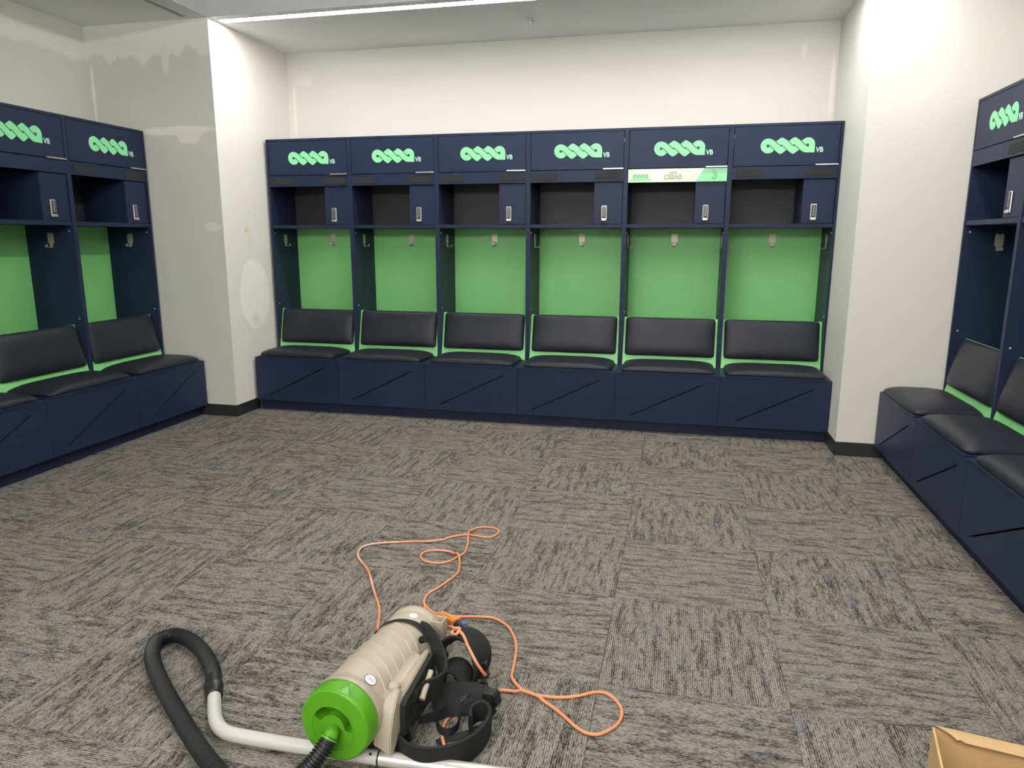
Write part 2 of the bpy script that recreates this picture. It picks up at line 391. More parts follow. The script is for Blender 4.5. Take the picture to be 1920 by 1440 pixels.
for ty, lab in ((-7.2, 'added fill tube light across the near end of the room'), (-8.6, 'added fill tube light by the near end wall')):  # unseen tubes added behind the camera to lift the shaded areas
    tl = empty('added_fill_tube', (2.27, ty, ZC)); tag(tl, lab, 'added fill light', 'added fill tube lights')
    bm = bmesh.new(); tube(bm, [Vector((-2.1, 0, -0.22)), Vector((2.1, 0, -0.22))], 0.05, 20); link('fill_tube_diffuser', finish('fill_tube_diffuser', bm, led('fill_tube_glow', FILL_TUBE), True), tl)
    for x_ in (-2.12, 2.10): link('end_cap', box_me('end_cap', m_white, x_, x_+0.02, -0.052, 0.052, -0.272, -0.168), tl)
    for x_ in (-1.6, 1.6):
        bm = bmesh.new(); tube(bm, [Vector((x_, 0, -0.171)), Vector((x_, 0, -0.001))], 0.003, 6); link('fill_tube_wire', finish('fill_tube_wire', bm, m_steel), tl)
tl = empty('added_fill_tube', (2.75, -2.95, 3.46)); tag(tl, 'added fill tube light on the raised ceiling over the middle of the room', 'added fill light', 'added fill tube lights')  # unseen tube added as fill for the pillar and side lockers
bm = bmesh.new(); tube(bm, [Vector((0, -1.3, -0.10)), Vector((0, 1.3, -0.10))], 0.05, 20); link('fill_tube_diffuser', finish('mid_fill_tube_diffuser', bm, led('mid_fill_tube_glow', FILL_TUBE_MID), True), tl)
for y_ in (-1.32, 1.30): link('end_cap', box_me('mid_end_cap', m_white, -0.052, 0.052, y_, y_+0.02, -0.152, -0.048), tl)
for y_ in (-1.0, 1.0): link('bracket', box_me('fill_tube_bracket', m_white, -0.015, 0.015, y_-0.02, y_+0.02, -0.052, -0.001), tl)
linear_light('unlit linear light in the ceiling above the lockers on the left', -0.205, -0.165, YF+0.2, YP-0.07, m_diffoff)

# sprinkler
sp = empty('sprinkler', (2.306, -0.05, ZC)); tag(sp, 'small white fire sprinkler in the ceiling above the back lockers', 'sprinkler')
FR = lambda z: (Vector((0, 0, 0)), Vector((1, 0, 0)), Vector((0, 0, -1)), Vector((0, 1, 0)))
bm = bmesh.new(); lathe(bm, [(0.020, 0.001), (0.040, 0.001), (0.038, 0.006), (0.022, 0.009), (0.020, 0.002)], FR(0), 28, cap0=False, cap1=False); link('escutcheon', finish('escutcheon', bm, m_white, True), sp)
bm = bmesh.new(); lathe(bm, [(0.012, 0.0), (0.011, 0.02), (0.005, 0.026), (0.004, 0.045)], FR(0), 16); link('sprinkler_body', finish('sprinkler_body', bm, m_white, True), sp)
bm = bmesh.new(); lathe(bm, [(0.006, 0.043), (0.016, 0.046), (0.016, 0.048), (0.004, 0.050)], FR(0), 16); link('deflector', finish('deflector', bm, m_white, True), sp)

# ------------------------------------------------------------------ emblem (interlaced loops), drawn in picture units
def emblem_me(name, mats, x, z, width, y, thick=0.0008, gaps=True):
    k = width/840.0
    uns = lambda px, py: (px, py+0.034*(px-585))
    def xf(px, py):
        a, b = uns(px, py); return x+(a-470)*k, z-(b-400)*k
    arc = lambda cx, cy, r, a0, a1, n: [(cx+r*math.cos(math.radians(a0+(a1-a0)*i/n)), cy+r*math.sin(math.radians(a0+(a1-a0)*i/n))) for i in range(n+1)]
    P = arc(588, 518, 117, 48, 302, 26)                     # left loop
    P += [(705, 447), (775, 393), (797, 384), (822, 392), (903, 440), (970, 386), (994, 376), (1022, 386), (1100, 436), (1142, 398)]
    P += arc(1205, 482, 105, -118, 0, 14) + [(1310, 610), (1175, 612), (1140, 604)]
    P += [(1078, 566), (1005, 626), (980, 637), (954, 626), (880, 572), (810, 632), (784, 642), (757, 631), (685, 575)]
    loops = [(P, 0, 0.0)]
    if gaps:
        d2 = thick*0.6
        disc = lambda cx, cy, r: [(cx+r*math.cos(2*PI*i/12), cy+r*math.sin(2*PI*i/12)) for i in range(12)]
        def strip(pts, w=6):
            for (ax, ay), (cx_, cy_) in zip(pts, pts[1:]):
                L = math.hypot(cx_-ax, cy_-ay); nx, ny = -(cy_-ay)/L*w, (cx_-ax)/L*w
                loops.append(([(ax+nx, ay+ny), (cx_+nx, cy_+ny), (cx_-nx, cy_-ny), (ax-nx, ay-ny)], 1, d2))
        for c in ((585, 518, 25), (793, 510, 15), (990, 503, 15), (1199, 497, 25)): loops.append((disc(*c), 1, d2))
        strip([(600, 508), (622, 514), (692, 582)]); strip([(696, 442), (768, 506), (793, 512)]); strip([(793, 510), (815, 512), (886, 576)])
        strip([(894, 432), (964, 502), (990, 505)]); strip([(990, 503), (1012, 506), (1084, 572)]); strip([(1092, 430), (1158, 494), (1190, 500)])
    return poly_me(name, loops, thick, mats, xf, y)

# ------------------------------------------------------------------ locker unit meshes (local: x along the run, y into the wall, z up; front plane y = 0)
T = 0.018; DP = 0.425
def slot_panel(name, x0, x1, z0, z1, y0, y1, mat):
    """bench front with a diagonal through-slot"""
    a, b = Vector((0.125, 0.135)), Vector((0.645, 0.394)); d = (b-a).normalized(); n = Vector((-d.y, d.x))*0.0042
    S = [a-n, b-n, b+n, a+n]; O = [Vector((x0, z0)), Vector((x1, z0)), Vector((x1, z1)), Vector((x0, z1))]
    bm = bmesh.new()
    mk = lambda L, y: [bm.verts.new((p.x, y, p.y)) for p in L]
    of, sf, ob, sb = mk(O, y0), mk(S, y0), mk(O, y1), mk(S, y1)
    for i in range(4):
        j = (i+1) % 4
        bm.faces.new((of[i], of[j], sf[j], sf[i])); bm.faces.new((ob[j], ob[i], sb[i], sb[j]))
        bm.faces.new((of[j], of[i], ob[i], ob[j])); bm.faces.new((sf[i], sf[j], sb[j], sb[i]))
    return finish(name, bm, mat)
def hook_me(name):
    """coat hook in its own frame: plate in the xz plane facing -y, origin at the plate top centre"""
    bm = bmesh.new()
    w = 0.025; L = [(-w, -.012), (-w+.008, 0), (-.005, 0), (-.004, -.010), (.004, -.010), (.005, 0), (w-.008, 0), (w, -.012), (w, -.068), (w-.006, -.076), (.011, -.078), (-.011, -.078), (-w+.006, -.076), (-w, -.068)]
    f = bm.faces.new([bm.verts.new((x, 0, z)) for x, z in L]); r = bmesh.ops.extrude_face_region(bm, geom=[f])
    for g in r['geom']:
        if isinstance(g, bmesh.types.BMVert): g.co.y -= 0.003
    bmesh.ops.triangulate(bm, faces=[f for f in bm.faces if len(f.verts) > 4])
    pts = [(-.0015, -.074), (-.0015, -.098), (-.006, -.103), (-.036, -.103), (-.042, -.099), (-.042, -.082)]
    pv = None
    for (y, z), w2 in zip(pts, (.013, .013, .013, .0125, .0125, .010)):
        cur = [bm.verts.new((sx*w2, y+dy, z+dz)) for sx, dy, dz in ((-1, -.0015, .0012), (1, -.0015, .0012), (1, .0015, -.0012), (-1, .0015, -.0012))]
        if pv:
            for k in range(4): bm.faces.new((pv[k], pv[(k+1) % 4], cur[(k+1) % 4], cur[k]))
        else: bm.faces.new(cur[::-1])
        pv = cur
    bm.faces.new(pv)
    return finish(name, bm, m_hook)
def bolt_me():
    bm = bmesh.new(); lathe(bm, [(0.0065, 0), (0.006, 0.003), (0.003, 0.005)], (Vector((0, 0, 0)), Vector((0, 1, 0)), Vector((1, 0, 0)), Vector((0, 0, 1))), 12)
    return finish('bolt', bm, m_steel, True)

LM = {}
LM['side'] = box_me('side_panel', m_navy, 0, T-0.0008, 0, DP, 0, H)
LM['top'] = box_me('top_panel', m_navy, T, W-T, 0.0, DP, H-T, H)
bm = bmesh.new(); bx(bm, T, W-T, 0.41, DP, 0.46, 1.531); LM['back'] = finish('back_panel', bm, m_green)
LM['cback'] = box_me('cubby_back', m_char, T, W-T, 0.405, DP, 1.56, 1.965)
LM['door'] = box_me('upper_door', m_navy, T+0.0035, W-T-0.0035, 0.0005, 0.019, 1.973, H-T-0.003, bev=0.001)
bm = bmesh.new(); bx(bm, 0.588, 0.743, -0.012, 0.0, 1.9715, 1.9765, bev=0.001); bx(bm, 0.588, 0.743, -0.013, -0.010, 1.970, 1.979, bev=0.0008); LM['pull'] = finish('door_pull', bm, m_steel)
LM['emblem'] = emblem_me('emblem', [m_logo, m_logog], 0.205, 2.163, 0.371, 0.0005)
LM['vb'] = text_me('emblem_lettering', 'VB', 0.049, m_logot, 0.585, 2.062, 0.0, sx=0.86, offset=0.0013)
LM['fascia'] = box_me('fascia_panel', m_navy, T, W-T, 0.0, 0.018, 1.879, 1.968, bev=0.0008)
LM['tape1'] = box_me('hook_tape', m_velcro, 0.040, 0.236, -0.0025, -0.0002, 1.896, 1.944)
LM['tape2'] = box_me('hook_tape_right', m_velcro, 0.520, 0.728, -0.0025, -0.0002, 1.896, 1.946)
LM['deck'] = box_me('cubby_deck', m_navy, T, W-T, 0.02, 0.405, 1.955, 1.966)
LM['shelf'] = box_me('shelf', m_navy, T, W-T, 0.004, DP, 1.531, 1.559, bev=0.001)
LM['bside'] = box_me('box_side', m_navy, 0.522, 0.536, 0.030, 0.404, 1.56, 1.877)
LM['sdoor'] = box_me('small_door', m_navy, 0.522, W-T-0.003, 0.011, 0.029, 1.5615, 1.874, bev=0.001)
bm = bmesh.new(); bx(bm, 0.582, 0.625, 0.001, 0.0108, 1.584, 1.700, bev=0.004, seg=2); bx(bm, 0.584, 0.623, -0.010, 0.006, 1.584, 1.601, bev=0.004, seg=2); LM['lock'] = finish('keypad_lock', bm, m_steel)
LM['pad'] = box_me('keypad', m_black, 0.5885, 0.6185, -0.0005, 0.0012, 1.604, 1.694, bev=0.0004)
bm = bmesh.new()
for r in range(6):
    for c in range(2): bx(bm, 0.596+c*0.009, 0.602+c*0.009, -0.0016, -0.0006, 1.618+r*0.0115, 1.6235+r*0.0115)
bx(bm, 0.597, 0.610, -0.0016, -0.0006, 1.686, 1.690); LM['keys'] = finish('keypad_buttons', bm, m_key)
LM['hook'] = hook_me('coat_hook')
LM['bolt'] = bolt_me()
# bench
LM['toe'] = box_me('toe_kick', m_navyd, 0.001, W-0.001, -0.315, -0.298, 0, 0.09)
LM['front'] = slot_panel('bench_front', 0.0012, W-0.0012, 0.088, 0.446, -0.373, -0.355, m_navy)
LM['bin'] = box_me('bench_interior', m_black, T, W-T, -0.335, -0.325, 0.095, 0.43)
bm = bmesh.new(); bx(bm, 0.001, W-0.001, -0.354, -0.001, 0.088, 0.100); bx(bm, 0.001, W-0.001, -0.373, -0.001, 0.4465, 0.460, bev=0.001); LM['btop'] = finish('bench_deck', bm, m_navy)
LM['bend'] = box_me('bench_side', m_navy, 0.001, T-0.002, -0.354, -0.001, 0.101, 0.446)
LM['lid'] = box_me('seat_lid', m_navy, 0.036, W-0.036, -0.376, -0.016, 0.4605, 0.470, bev=0.0015)
LM['seat'] = cushion_me('seat_cushion', 0.680, 0.362, 0.016, 0.044, m_vinyl)
LM['backr'] = cushion_me('backrest_cushion', 0.688, 0.304, 0.014, 0.034, m_vinyl, sq=22)
# leaning seat board: y -0.012 at z 0.461 -> 0.085 at z 0.832
b0, b1 = Vector((-0.006, 0.4615)), Vector((0.085, 0.833)); bd = (b1-b0).normalized(); bn = Vector((bd.y, -bd.x))
bm = bmesh.new(); q = [b0, b1, b1+bn*0.012, b0+bn*0.012]
A = [bm.verts.new((T+0.001, p.x, p.y)) for p in q]; B = [bm.verts.new((W-T-0.001, p.x, p.y)) for p in q]
bm.faces.new(A[::-1]); bm.faces.new(B)
for i in range(4): bm.faces.new((A[i], A[(i+1) % 4], B[(i+1) % 4], B[i]))
LM['board'] = finish('seat_board', bm, m_lime)
LEAN = math.atan2(bd.x, bd.y)

# name plate on one locker
def plate_mat():
    t = NT('printed_name_plate'); v, o = t.xyz(); x, z = o[0], o[2]
    d = t.math('SUBTRACT', x, t.math('ADD', 0.517, t.math('MULTIPLY', t.math('SUBTRACT', z, 1.874), 0.65)))
    g = t.noise(t.comb(t.math('MULTIPLY', x, 5), 0, t.math('MULTIPLY', t.math('SUBTRACT', z, t.math('MULTIPLY', x, 0.12)), 22)), 1.0, 1)
    c = t.math('SUBTRACT', 1.0, t.math('MULTIPLY', t.math('ABSOLUTE', t.math('SUBTRACT', x, 0.27)), 2.6), clamp=True)
    f = t.math('ADD', t.math('MULTIPLY', c, 0.7), t.math('MULTIPLY', g, 0.6), clamp=True)
    col = t.mix(f, (0.22, 0.72, 0.30, 1), (0.93, 0.95, 0.72, 1))
    lowl = t.ramp(t.math('ADD', z, t.math('MULTIPLY', x, 0.08)), 1.905, 1.882)
    col = t.mix(t.math('MULTIPLY', lowl, 0.6), col, (0.25, 0.80, 0.36, 1))
    gx = t.math('GREATER_THAN', t.math('FRACT', t.math('MULTIPLY', x, 170)), 0.75); gz = t.math('GREATER_THAN', t.math('FRACT', t.math('MULTIPLY', z, 170)), 0.75)
    grid = t.math('MAXIMUM', gx, gz)
    top = t.ramp(z, 1.915, 1.935)
    gcol = t.mix(t.math('MULTIPLY', grid, 0.25), t.mix(top, (0.26, 0.78, 0.34, 1), (0.22, 0.52, 0.29, 1)), (0.10, 0.42, 0.18, 1))
    right = t.math('GREATER_THAN', d, 0.0)
    col = t.mix(right, col, gcol)
    stripe = t.math('LESS_THAN', t.math('ABSOLUTE', t.math('ADD', d, 0.007)), 0.0085)
    col = t.mix(stripe, col, (0.95, 0.97, 0.88, 1))
    return t.base(col, 0.3, 0, 0.5)
m_plate = plate_mat()
m_dkgreen = simple('dark_green_print', (0.03, 0.13, 0.05, 1), 0.5, var=0.05)
m_midgreen = simple('green_print', (0.16, 0.55, 0.25, 1), 0.5, var=0.05)
m_cream = simple('pale_print', (0.80, 0.86, 0.62, 1), 0.5, var=0.05)

def make_locker(label, loc, rz, tapes=(1, 1), plate=False, ends=(0, 0)):
    root = empty('locker', loc, rz); tag(root, label, 'locker', 'navy and green team lockers with seats')
    L = lambda n, k, p=root, l=None: link(n, LM[k], p, l)
    L('side_panel', 'side'); o = L('side_panel', 'side', l=(W-T+0.0008, 0, 0))
    L('top_panel', 'top'); L('back_panel', 'back'); L('cubby_back', 'cback'); L('cubby_deck', 'deck'); L('shelf', 'shelf')
    d = L('upper_door', 'door'); o = L('door_pull', 'pull', d); o['label'] = 'thin silver pull at the lower edge of the door'
    e = L('emblem', 'emblem', d); e['label'] = 'mint green emblem of interlaced loops'
    L('emblem_lettering', 'vb', d)
    f = L('fascia_panel', 'fascia')
    if tapes[0] and not plate: L('hook_tape', 'tape1', f)
    if tapes[1] and not plate: L('hook_tape', 'tape2', f)
    L('box_side', 'bside'); s = L('small_door', 'sdoor')
    k = L('keypad_lock', 'lock', s); k['label'] = 'silver lock with a black keypad'
    L('keypad', 'pad', s); L('keypad_buttons', 'keys', s)
    hk = L('coat_hook', 'hook', l=(W/2, 0.4095, 1.492))
    hl = L('coat_hook', 'hook', l=(T+0.0003, 0.20, 1.482)); hl.rotation_euler = (0, 0, PI/2)
    hr = L('coat_hook', 'hook', l=(W-T-0.0003, 0.20, 1.482)); hr.rotation_euler = (0, 0, -PI/2)
    for z in (1.492, 0.878):
        L('bolt', 'bolt', l=(T, 0.035, z)); b = L('bolt', 'bolt', l=(W-T, 0.035, z)); b.rotation_euler = (0, 0, PI)
    L('toe_kick', 'toe'); L('bench_front', 'front'); L('bench_interior', 'bin'); L('bench_deck', 'btop')
    L('bench_side', 'bend'); L('bench_side', 'bend', l=(W-T+0.001, 0, 0))
    L('seat_lid', 'lid')
    c = L('seat_cushion', 'seat', l=(W/2, -0.192, 0.4702)); c['label'] = 'black vinyl seat cushion'
    bo = L('seat_board', 'board'); bo['label'] = 'bright green board behind the backrest'
    mid = b0+bd*0.2225-bn*0.0003 if False else b0+(b1-b0)*0.598
    c = L('backrest_cushion', 'backr', bo, (W/2, mid.x-0.0005, mid.y)); c.rotation_euler = (PI/2-LEAN, 0, 0); c['label'] = 'black vinyl backrest cushion'
    if plate:
        p = link('name_plate', box_me('name_plate', m_plate, T+0.001, W-T-0.001, -0.0045, -0.0003, 1.869, 1.9655), root)
        p['label'] = 'printed green and white name plate with number'
        link('plate_emblem', emblem_me('plate_emblem', [m_midgreen, m_cream], 0.051, 1.930, 0.120, -0.0045, 0.0005), p)
        link('plate_bar', box_me('plate_bar', m_midgreen, 0.035, 0.198, -0.0052, -0.0045, 1.8835, 1.890), p)
        link('plate_lettering', text_me('plate_first_name', 'ANNIE', 0.0235, m_dkgreen, 0.353, 1.9285, -0.0046, 0.0004, 0.0004, 'CENTER', 0.80), p)
        link('plate_lettering', text_me('plate_name_outline', 'CESAR', 0.046, m_dkgreen, 0.353, 1.8895, -0.0046, 0.0003, 0.0027, 'CENTER', 0.90, space=1.16), p)
        link('plate_lettering', text_me('plate_name', 'CESAR', 0.046, m_cream, 0.353, 1.8895, -0.0052, 0.0003, -0.0006, 'CENTER', 0.90, space=1.16), p)
        link('plate_number', text_me('plate_number_outline', '3', 0.088, m_dkgreen, 0.655, 1.8860, -0.0046, 0.0003, 0.0030, 'CENTER', 1.0), p)
        link('plate_number', text_me('plate_number', '3', 0.088, m_midgreen, 0.655, 1.8860, -0.0052, 0.0003, 0.0008, 'CENTER', 1.0), p)
        link('plate_small_lettering', text_me('plate_small', 'VB', 0.011, m_dkgreen, 0.174, 1.898, -0.0046, 0.0003, 0, 'LEFT'), p)
    return root

names_back = ['leftmost locker on the back wall, beside the patched pillar', 'second locker from the left on the back wall', 'third locker from the left on the back wall',
              'fourth locker from the left on the back wall, left of the name plate', 'back wall locker with the green name plate above its cubby', 'rightmost locker on the back wall, beside the clean right pillar']
for i in range(6): make_locker(names_back[i], (i*W, 0, 0), 0.0, plate=(i == 4))
names_left = ['locker on the left wall farthest from the camera, next to the pillar', 'second locker from the pillar on the left wall', 'third locker from the pillar on the left wall, only its seat edge showing', 'fourth locker from the pillar on the left wall']
for i in range(4): make_locker(names_left[i], (LX, LY-W*(i+1), 0), PI/2, tapes=((1, 1), (0, 0), (0, 0), (0, 0))[i])
names_right = ['locker on the right wall farthest from the camera, next to the pillar', 'second locker from the pillar on the right wall', 'third locker from the pillar on the right wall, nearest bench at the picture edge', 'fourth locker from the pillar on the right wall']
for i in range(4): make_locker(names_right[i], (RX, RY-W*i, 0), -PI/2, tapes=((0, 1), (1, 1), (1, 1), (1, 1))[i])

# ------------------------------------------------------------------ backpack vacuum cleaner
yaw, tilt = math.radians(4.5), math.radians(-2.2)
VA = Vector((math.sin(yaw)*math.cos(tilt), math.cos(yaw)*math.cos(tilt), math.sin(tilt)))
VS = VA.cross(Vector((0, 0, 1))).normalized(); VT = VS.cross(VA)
VC = Vector((2.636, -4.157, 0.149)); RC = 0.104
base = Vector((2.68, -3.9, 0.0))
vac = empty('backpack_vacuum', base); tag(vac, 'beige backpack vacuum cleaner with bright green cap lying on the carpet', 'vacuum cleaner')
C0 = VC-base
def P(x, y, z): return C0+VS*x+VA*y+VT*z
def rel(L): return [Vector(p)-base for p in L]
fr = (C0, VS, VA, VT)
# body with raised ribs
prof = [(0.090, 0.050), (0.1065, 0.0555), (0.107, 0.075), (0.1045, 0.079)]
ribs = [0.175, 0.215, 0.255, 0.295, 0.335, 0.375]
y = 0.09
while y < 0.425:
    r = 0.1035-0.008*max(0, (y-0.1)/0.33)
    for rb in ribs:
        dd = abs(y-rb)
        pass
    prof.append((r, y)); y += 0.004
prof += [(0.0925, 0.43), (0.098, 0.438), (0.0985, 0.480), (0.0975, 0.492), (0.1010, 0.496), (0.1010, 0.520), (0.096, 0.532), (0.083, 0.542), (0.06, 0.549), (0.025, 0.553)]
bm = bmesh.new(); lathe(bm, prof, fr, 56); o = link('canister', finish('canister', bm, m_beige, True), vac); o['label'] = 'beige ribbed plastic canister'
# housing block on the harness side: loft from cylinder to flat back
def loft(bm, secs):
    rings = [[bm.verts.new(p) for p in s] for s in secs]; n = len(rings[0])
    for a, b in zip(rings, rings[1:]):
        for k in range(n): bm.faces.new((a[k], a[(k+1) % n], b[(k+1) % n], b[k]))
    bm.faces.new(rings[0][::-1]); bm.faces.new(rings[-1])
bm = bmesh.new()
secs = []
for y, top, out in ((0.105, 0.020, 0.118), (0.118, 0.034, 0.138), (0.16, 0.044, 0.142), (0.22, 0.060, 0.142), (0.29, 0.078, 0.142), (0.318, 0.080, 0.138), (0.335, 0.040, 0.115)):
    secs.append([P(0.02, y, 0.02), P(0.083, y, 0.055), P(0.094, y, 0.044), P(0.106, y, min(0.042, top)), P(0.122, y, top-0.010), P(out-0.004, y, top), P(out, y, top-0.005), P(out, y, -0.085), P(out-0.01, y, -0.092), P(0.05, y, -0.09), P(0.0, y, -0.06)])
loft(bm, secs); link('back_housing', finish('back_housing', bm, m_beige, True), vac)
for Y0 in (0.148, 0.193, 0.238, 0.286, 0.335, 0.375):
    rr = 0.1035-0.008*max(0, (Y0-0.1)/0.33)
    bm = bmesh.new(); tube(bm, [P((rr-0.0012)*math.cos(math.radians(a)), Y0+0.00075*(a-60), (rr-0.0012)*math.sin(math.radians(a))) for a in range(26, 176, 6)], 0.0040, 8)
    link('canister_rib', finish('canister_rib', bm, m_beige, True), vac)
# dark perforated back pad
bm = bmesh.new()
secs = [[P(0.141, y, 0.050-e), P(0.155, y, 0.046-e), P(0.157, y, -0.07), P(0.141, y, -0.085)] for y, e in ((0.115, 0.028), (0.13, 0.020), (0.16, 0.012), (0.31, -0.022), (0.325, -0.01))]
loft(bm, secs); pad = link('back_pad', finish('back_pad', bm, m_pad), vac)
bm = bmesh.new()
for i in range(9):
    for j in range(4):
        c = P(0.1562, 0.145+i*0.019, 0.022-j*0.026); lathe(bm, [(0.0052, 0), (0.0052, 0.0012)], (c, VA, VS, VT), 8)
link('pad_perforations', finish('pad_perforations', bm, m_black), pad)
# foot bracket at the cap end
bm = bmesh.new()
secs = []
for z, w0, w1, y0, y1 in ((0.056, 0.118, 0.132, 0.120, 0.136), (0.048, 0.108, 0.136, 0.108, 0.140), (0.015, 0.092, 0.138, 0.080, 0.130), (-0.04, 0.085, 0.138, 0.062, 0.118), (-0.080, 0.085, 0.138, 0.058, 0.108), (-0.092, 0.116, 0.139, 0.060, 0.088), (-0.103, 0.120, 0.138, 0.064, 0.080)):
    secs.append([P(w0, y0, z), P(w1, y0, z), P(w1, y1, z), P(w0, y1, z)])
loft(bm, secs); bmesh.ops.bevel(bm, geom=bm.edges[:], offset=0.003, segments=2, affect='EDGES'); link('foot_bracket', finish('foot_bracket', bm, m_beige, True), vac)
bm = bmesh.new(); lathe(bm, [(0.012, -0.012), (0.016, -0.008), (0.016, 0.012), (0.010, 0.018)], (P(0.104, 0.150, 0.046), VA, VS, VT), 18); link('strap_boss', finish('strap_boss', bm, m_beige, True), vac)
# tool socket at the far end
bm = bmesh.new()
def obox(bm, c, hx, hy, hz, ax=(VS, VA, VT), bev=0.0, seg=1):
    vs = [bm.verts.new(c+ax[0]*hx*i+ax[1]*hy*j+ax[2]*hz*k) for i in (-1, 1) for j in (-1, 1) for k in (-1, 1)]
    fs = [bm.faces.new([vs[i] for i in q]) for q in ((0, 1, 3, 2), (4, 6, 7, 5), (0, 4, 5, 1), (2, 3, 7, 6), (0, 2, 6, 4), (1, 5, 7, 3))]
    if bev: bmesh.ops.bevel(bm, geom=list({e for f in fs for e in f.edges}), offset=bev, segments=seg, affect='EDGES')
hub = P(0.086, 0.508, 0.045)
q = 0.020
for i in (-1, 1): obox(bm, hub+VS*q*i, 0.0035, q+0.0035, 0.030, bev=0.001)
for j in (-1, 1): obox(bm, hub+VA*q*j, q-0.0035, 0.0035, 0.030, bev=0.001)
obox(bm, hub-VT*0.026, q, q, 0.004)
link('tool_socket', finish('tool_socket', bm, m_beige), vac)
bm = bmesh.new(); obox(bm, hub-VT*0.0205, q-0.004, q-0.004, 0.001); link('socket_recess', finish('socket_recess', bm, m_black), vac)
bm = bmesh.new(); obox(bm, P(0.088, 0.506, 0.0), 0.020, 0.020, 0.020, bev=0.004, seg=2); tube(bm, [P(0.10, 0.49, 0.005), P(0.145, 0.47, -0.005)], 0.013, 14)
link('socket_mount', finish('socket_mount', bm, m_beige, True), vac)
bm = bmesh.new(); tube(bm, [P(0.166, 0.270, 0.040), P(0.168, 0.20, -0.010)], 0.009, 12); link('frame_rod', finish('frame_rod', bm, m_beige, True), vac)
# green cap with crescent grip
RF = 0.097
bm = bmesh.new()
N = 64
loopO = [bm.verts.new(P(RF*math.cos(2*PI*k/N), 0.0, RF*math.sin(2*PI*k/N))) for k in range(N)]
cc = (-0.004, -0.004); R1, R2 = 0.061, 0.035; a0, a1 = math.radians(6), math.radians(148)
cres = []
n1 = 18
for i in range(n1+1): a = a0+(a1-a0)*i/n1; cres.append((cc[0]+R1*math.cos(a), cc[1]+R1*math.sin(a)))
rm, rh = (R1+R2)/2, (R1-R2)/2
for i in range(1, 7): b = a1+0; th = PI*i/7; d = rm+rh*math.cos(th); e = rh*math.sin(th); cres.append((cc[0]+d*math.cos(b)-e*math.sin(b), cc[1]+d*math.sin(b)+e*math.cos(b)))
for i in range(n1+1): a = a1+(a0-a1)*i/n1; cres.append((cc[0]+R2*math.cos(a), cc[1]+R2*math.sin(a)))
for i in range(1, 7): b = a0; th = PI*i/7; d = rm-rh*math.cos(th); e = -rh*math.sin(th); cres.append((cc[0]+d*math.cos(b)-e*math.sin(b), cc[1]+d*math.sin(b)+e*math.cos(b)))
loopC = [bm.verts.new(P(x, 0.0, z)) for x, z in cres]
ed = [bm.edges.new((L[k], L[(k+1) % len(L)])) for L in (loopO, loopC) for k in range(len(L))]
bmesh.ops.triangle_fill(bm, use_beauty=True, use_dissolve=False, edges=ed)
prev = loopO
for r, y in ((0.1000, 0.0012), (0.1030, 0.0045), (0.1045, 0.010), (0.1065, 0.046), (0.1068, 0.052), (0.104, 0.0555)):
    cur = [bm.verts.new(P(r*math.cos(2*PI*k/N), y, r*math.sin(2*PI*k/N))) for k in range(N)]
    for k in range(N): bm.faces.new((prev[(k+1) % N], prev[k], cur[k], cur[(k+1) % N]))
    prev = cur
pv = loopC
for sc_, y in ((0.985, 0.002), (0.98, 0.046)):
    cur = [bm.verts.new(P(x*1.0, y, z*1.0)) for x, z in cres]
    for k in range(len(cres)): bm.faces.new((pv[k], pv[(k+1) % len(cres)], cur[(k+1) % len(cres)], cur[k]))
    pv = cur
bot = bm.faces.new(pv[::-1]); bmesh.ops.triangulate(bm, faces=[bot])
cap = link('end_cap', finish('end_cap', bm, m_vgreen, True), vac); cap['label'] = 'bright green round end cap with crescent grip'
bm = bmesh.new()
seg = [P(0.064*math.cos(a)-0.004, -0.0006, 0.064*math.sin(a)-0.008) for a in [2*PI*k/72 for k in range(73)]]
tube(bm, seg, 0.0013, 6, cap=False)
cr = [P(x*1.0, -0.0004, z*1.0) for x, z in cres]; tube(bm, cr+[cr[0]], 0.0012, 6, cap=False)
for a in (200, 320): tube(bm, [P(0.07*math.cos(math.radians(a)), 0.0, 0.07*math.sin(math.radians(a))), P(0.07*math.cos(math.radians(a)), -0.002, 0.07*math.sin(math.radians(a)))], 0.0025, 8)
link('cap_relief', finish('cap_relief', bm, m_vgreen, True), cap)
bm = bmesh.new()
tube(bm, [P(0.055*math.cos(math.radians(a)), 0.012+0.0*a, 0.0)+VT*0 for a in (0,)]+[P(0.056, 0.012, 0)], 0.001, 4) if False else None
arrow = [(128, 0.040), (112, 0.043), (96, 0.043), (80, 0.041), (72, 0.030), (66, 0.014)]
tube(bm, catmull([P(0.1066*math.cos(math.radians(a)), yy, 0.1066*math.sin(math.radians(a))) for a, yy in arrow], 3), 0.0012, 6)
link('cap_arrow', finish('cap_arrow', bm, m_vdark, True), cap)
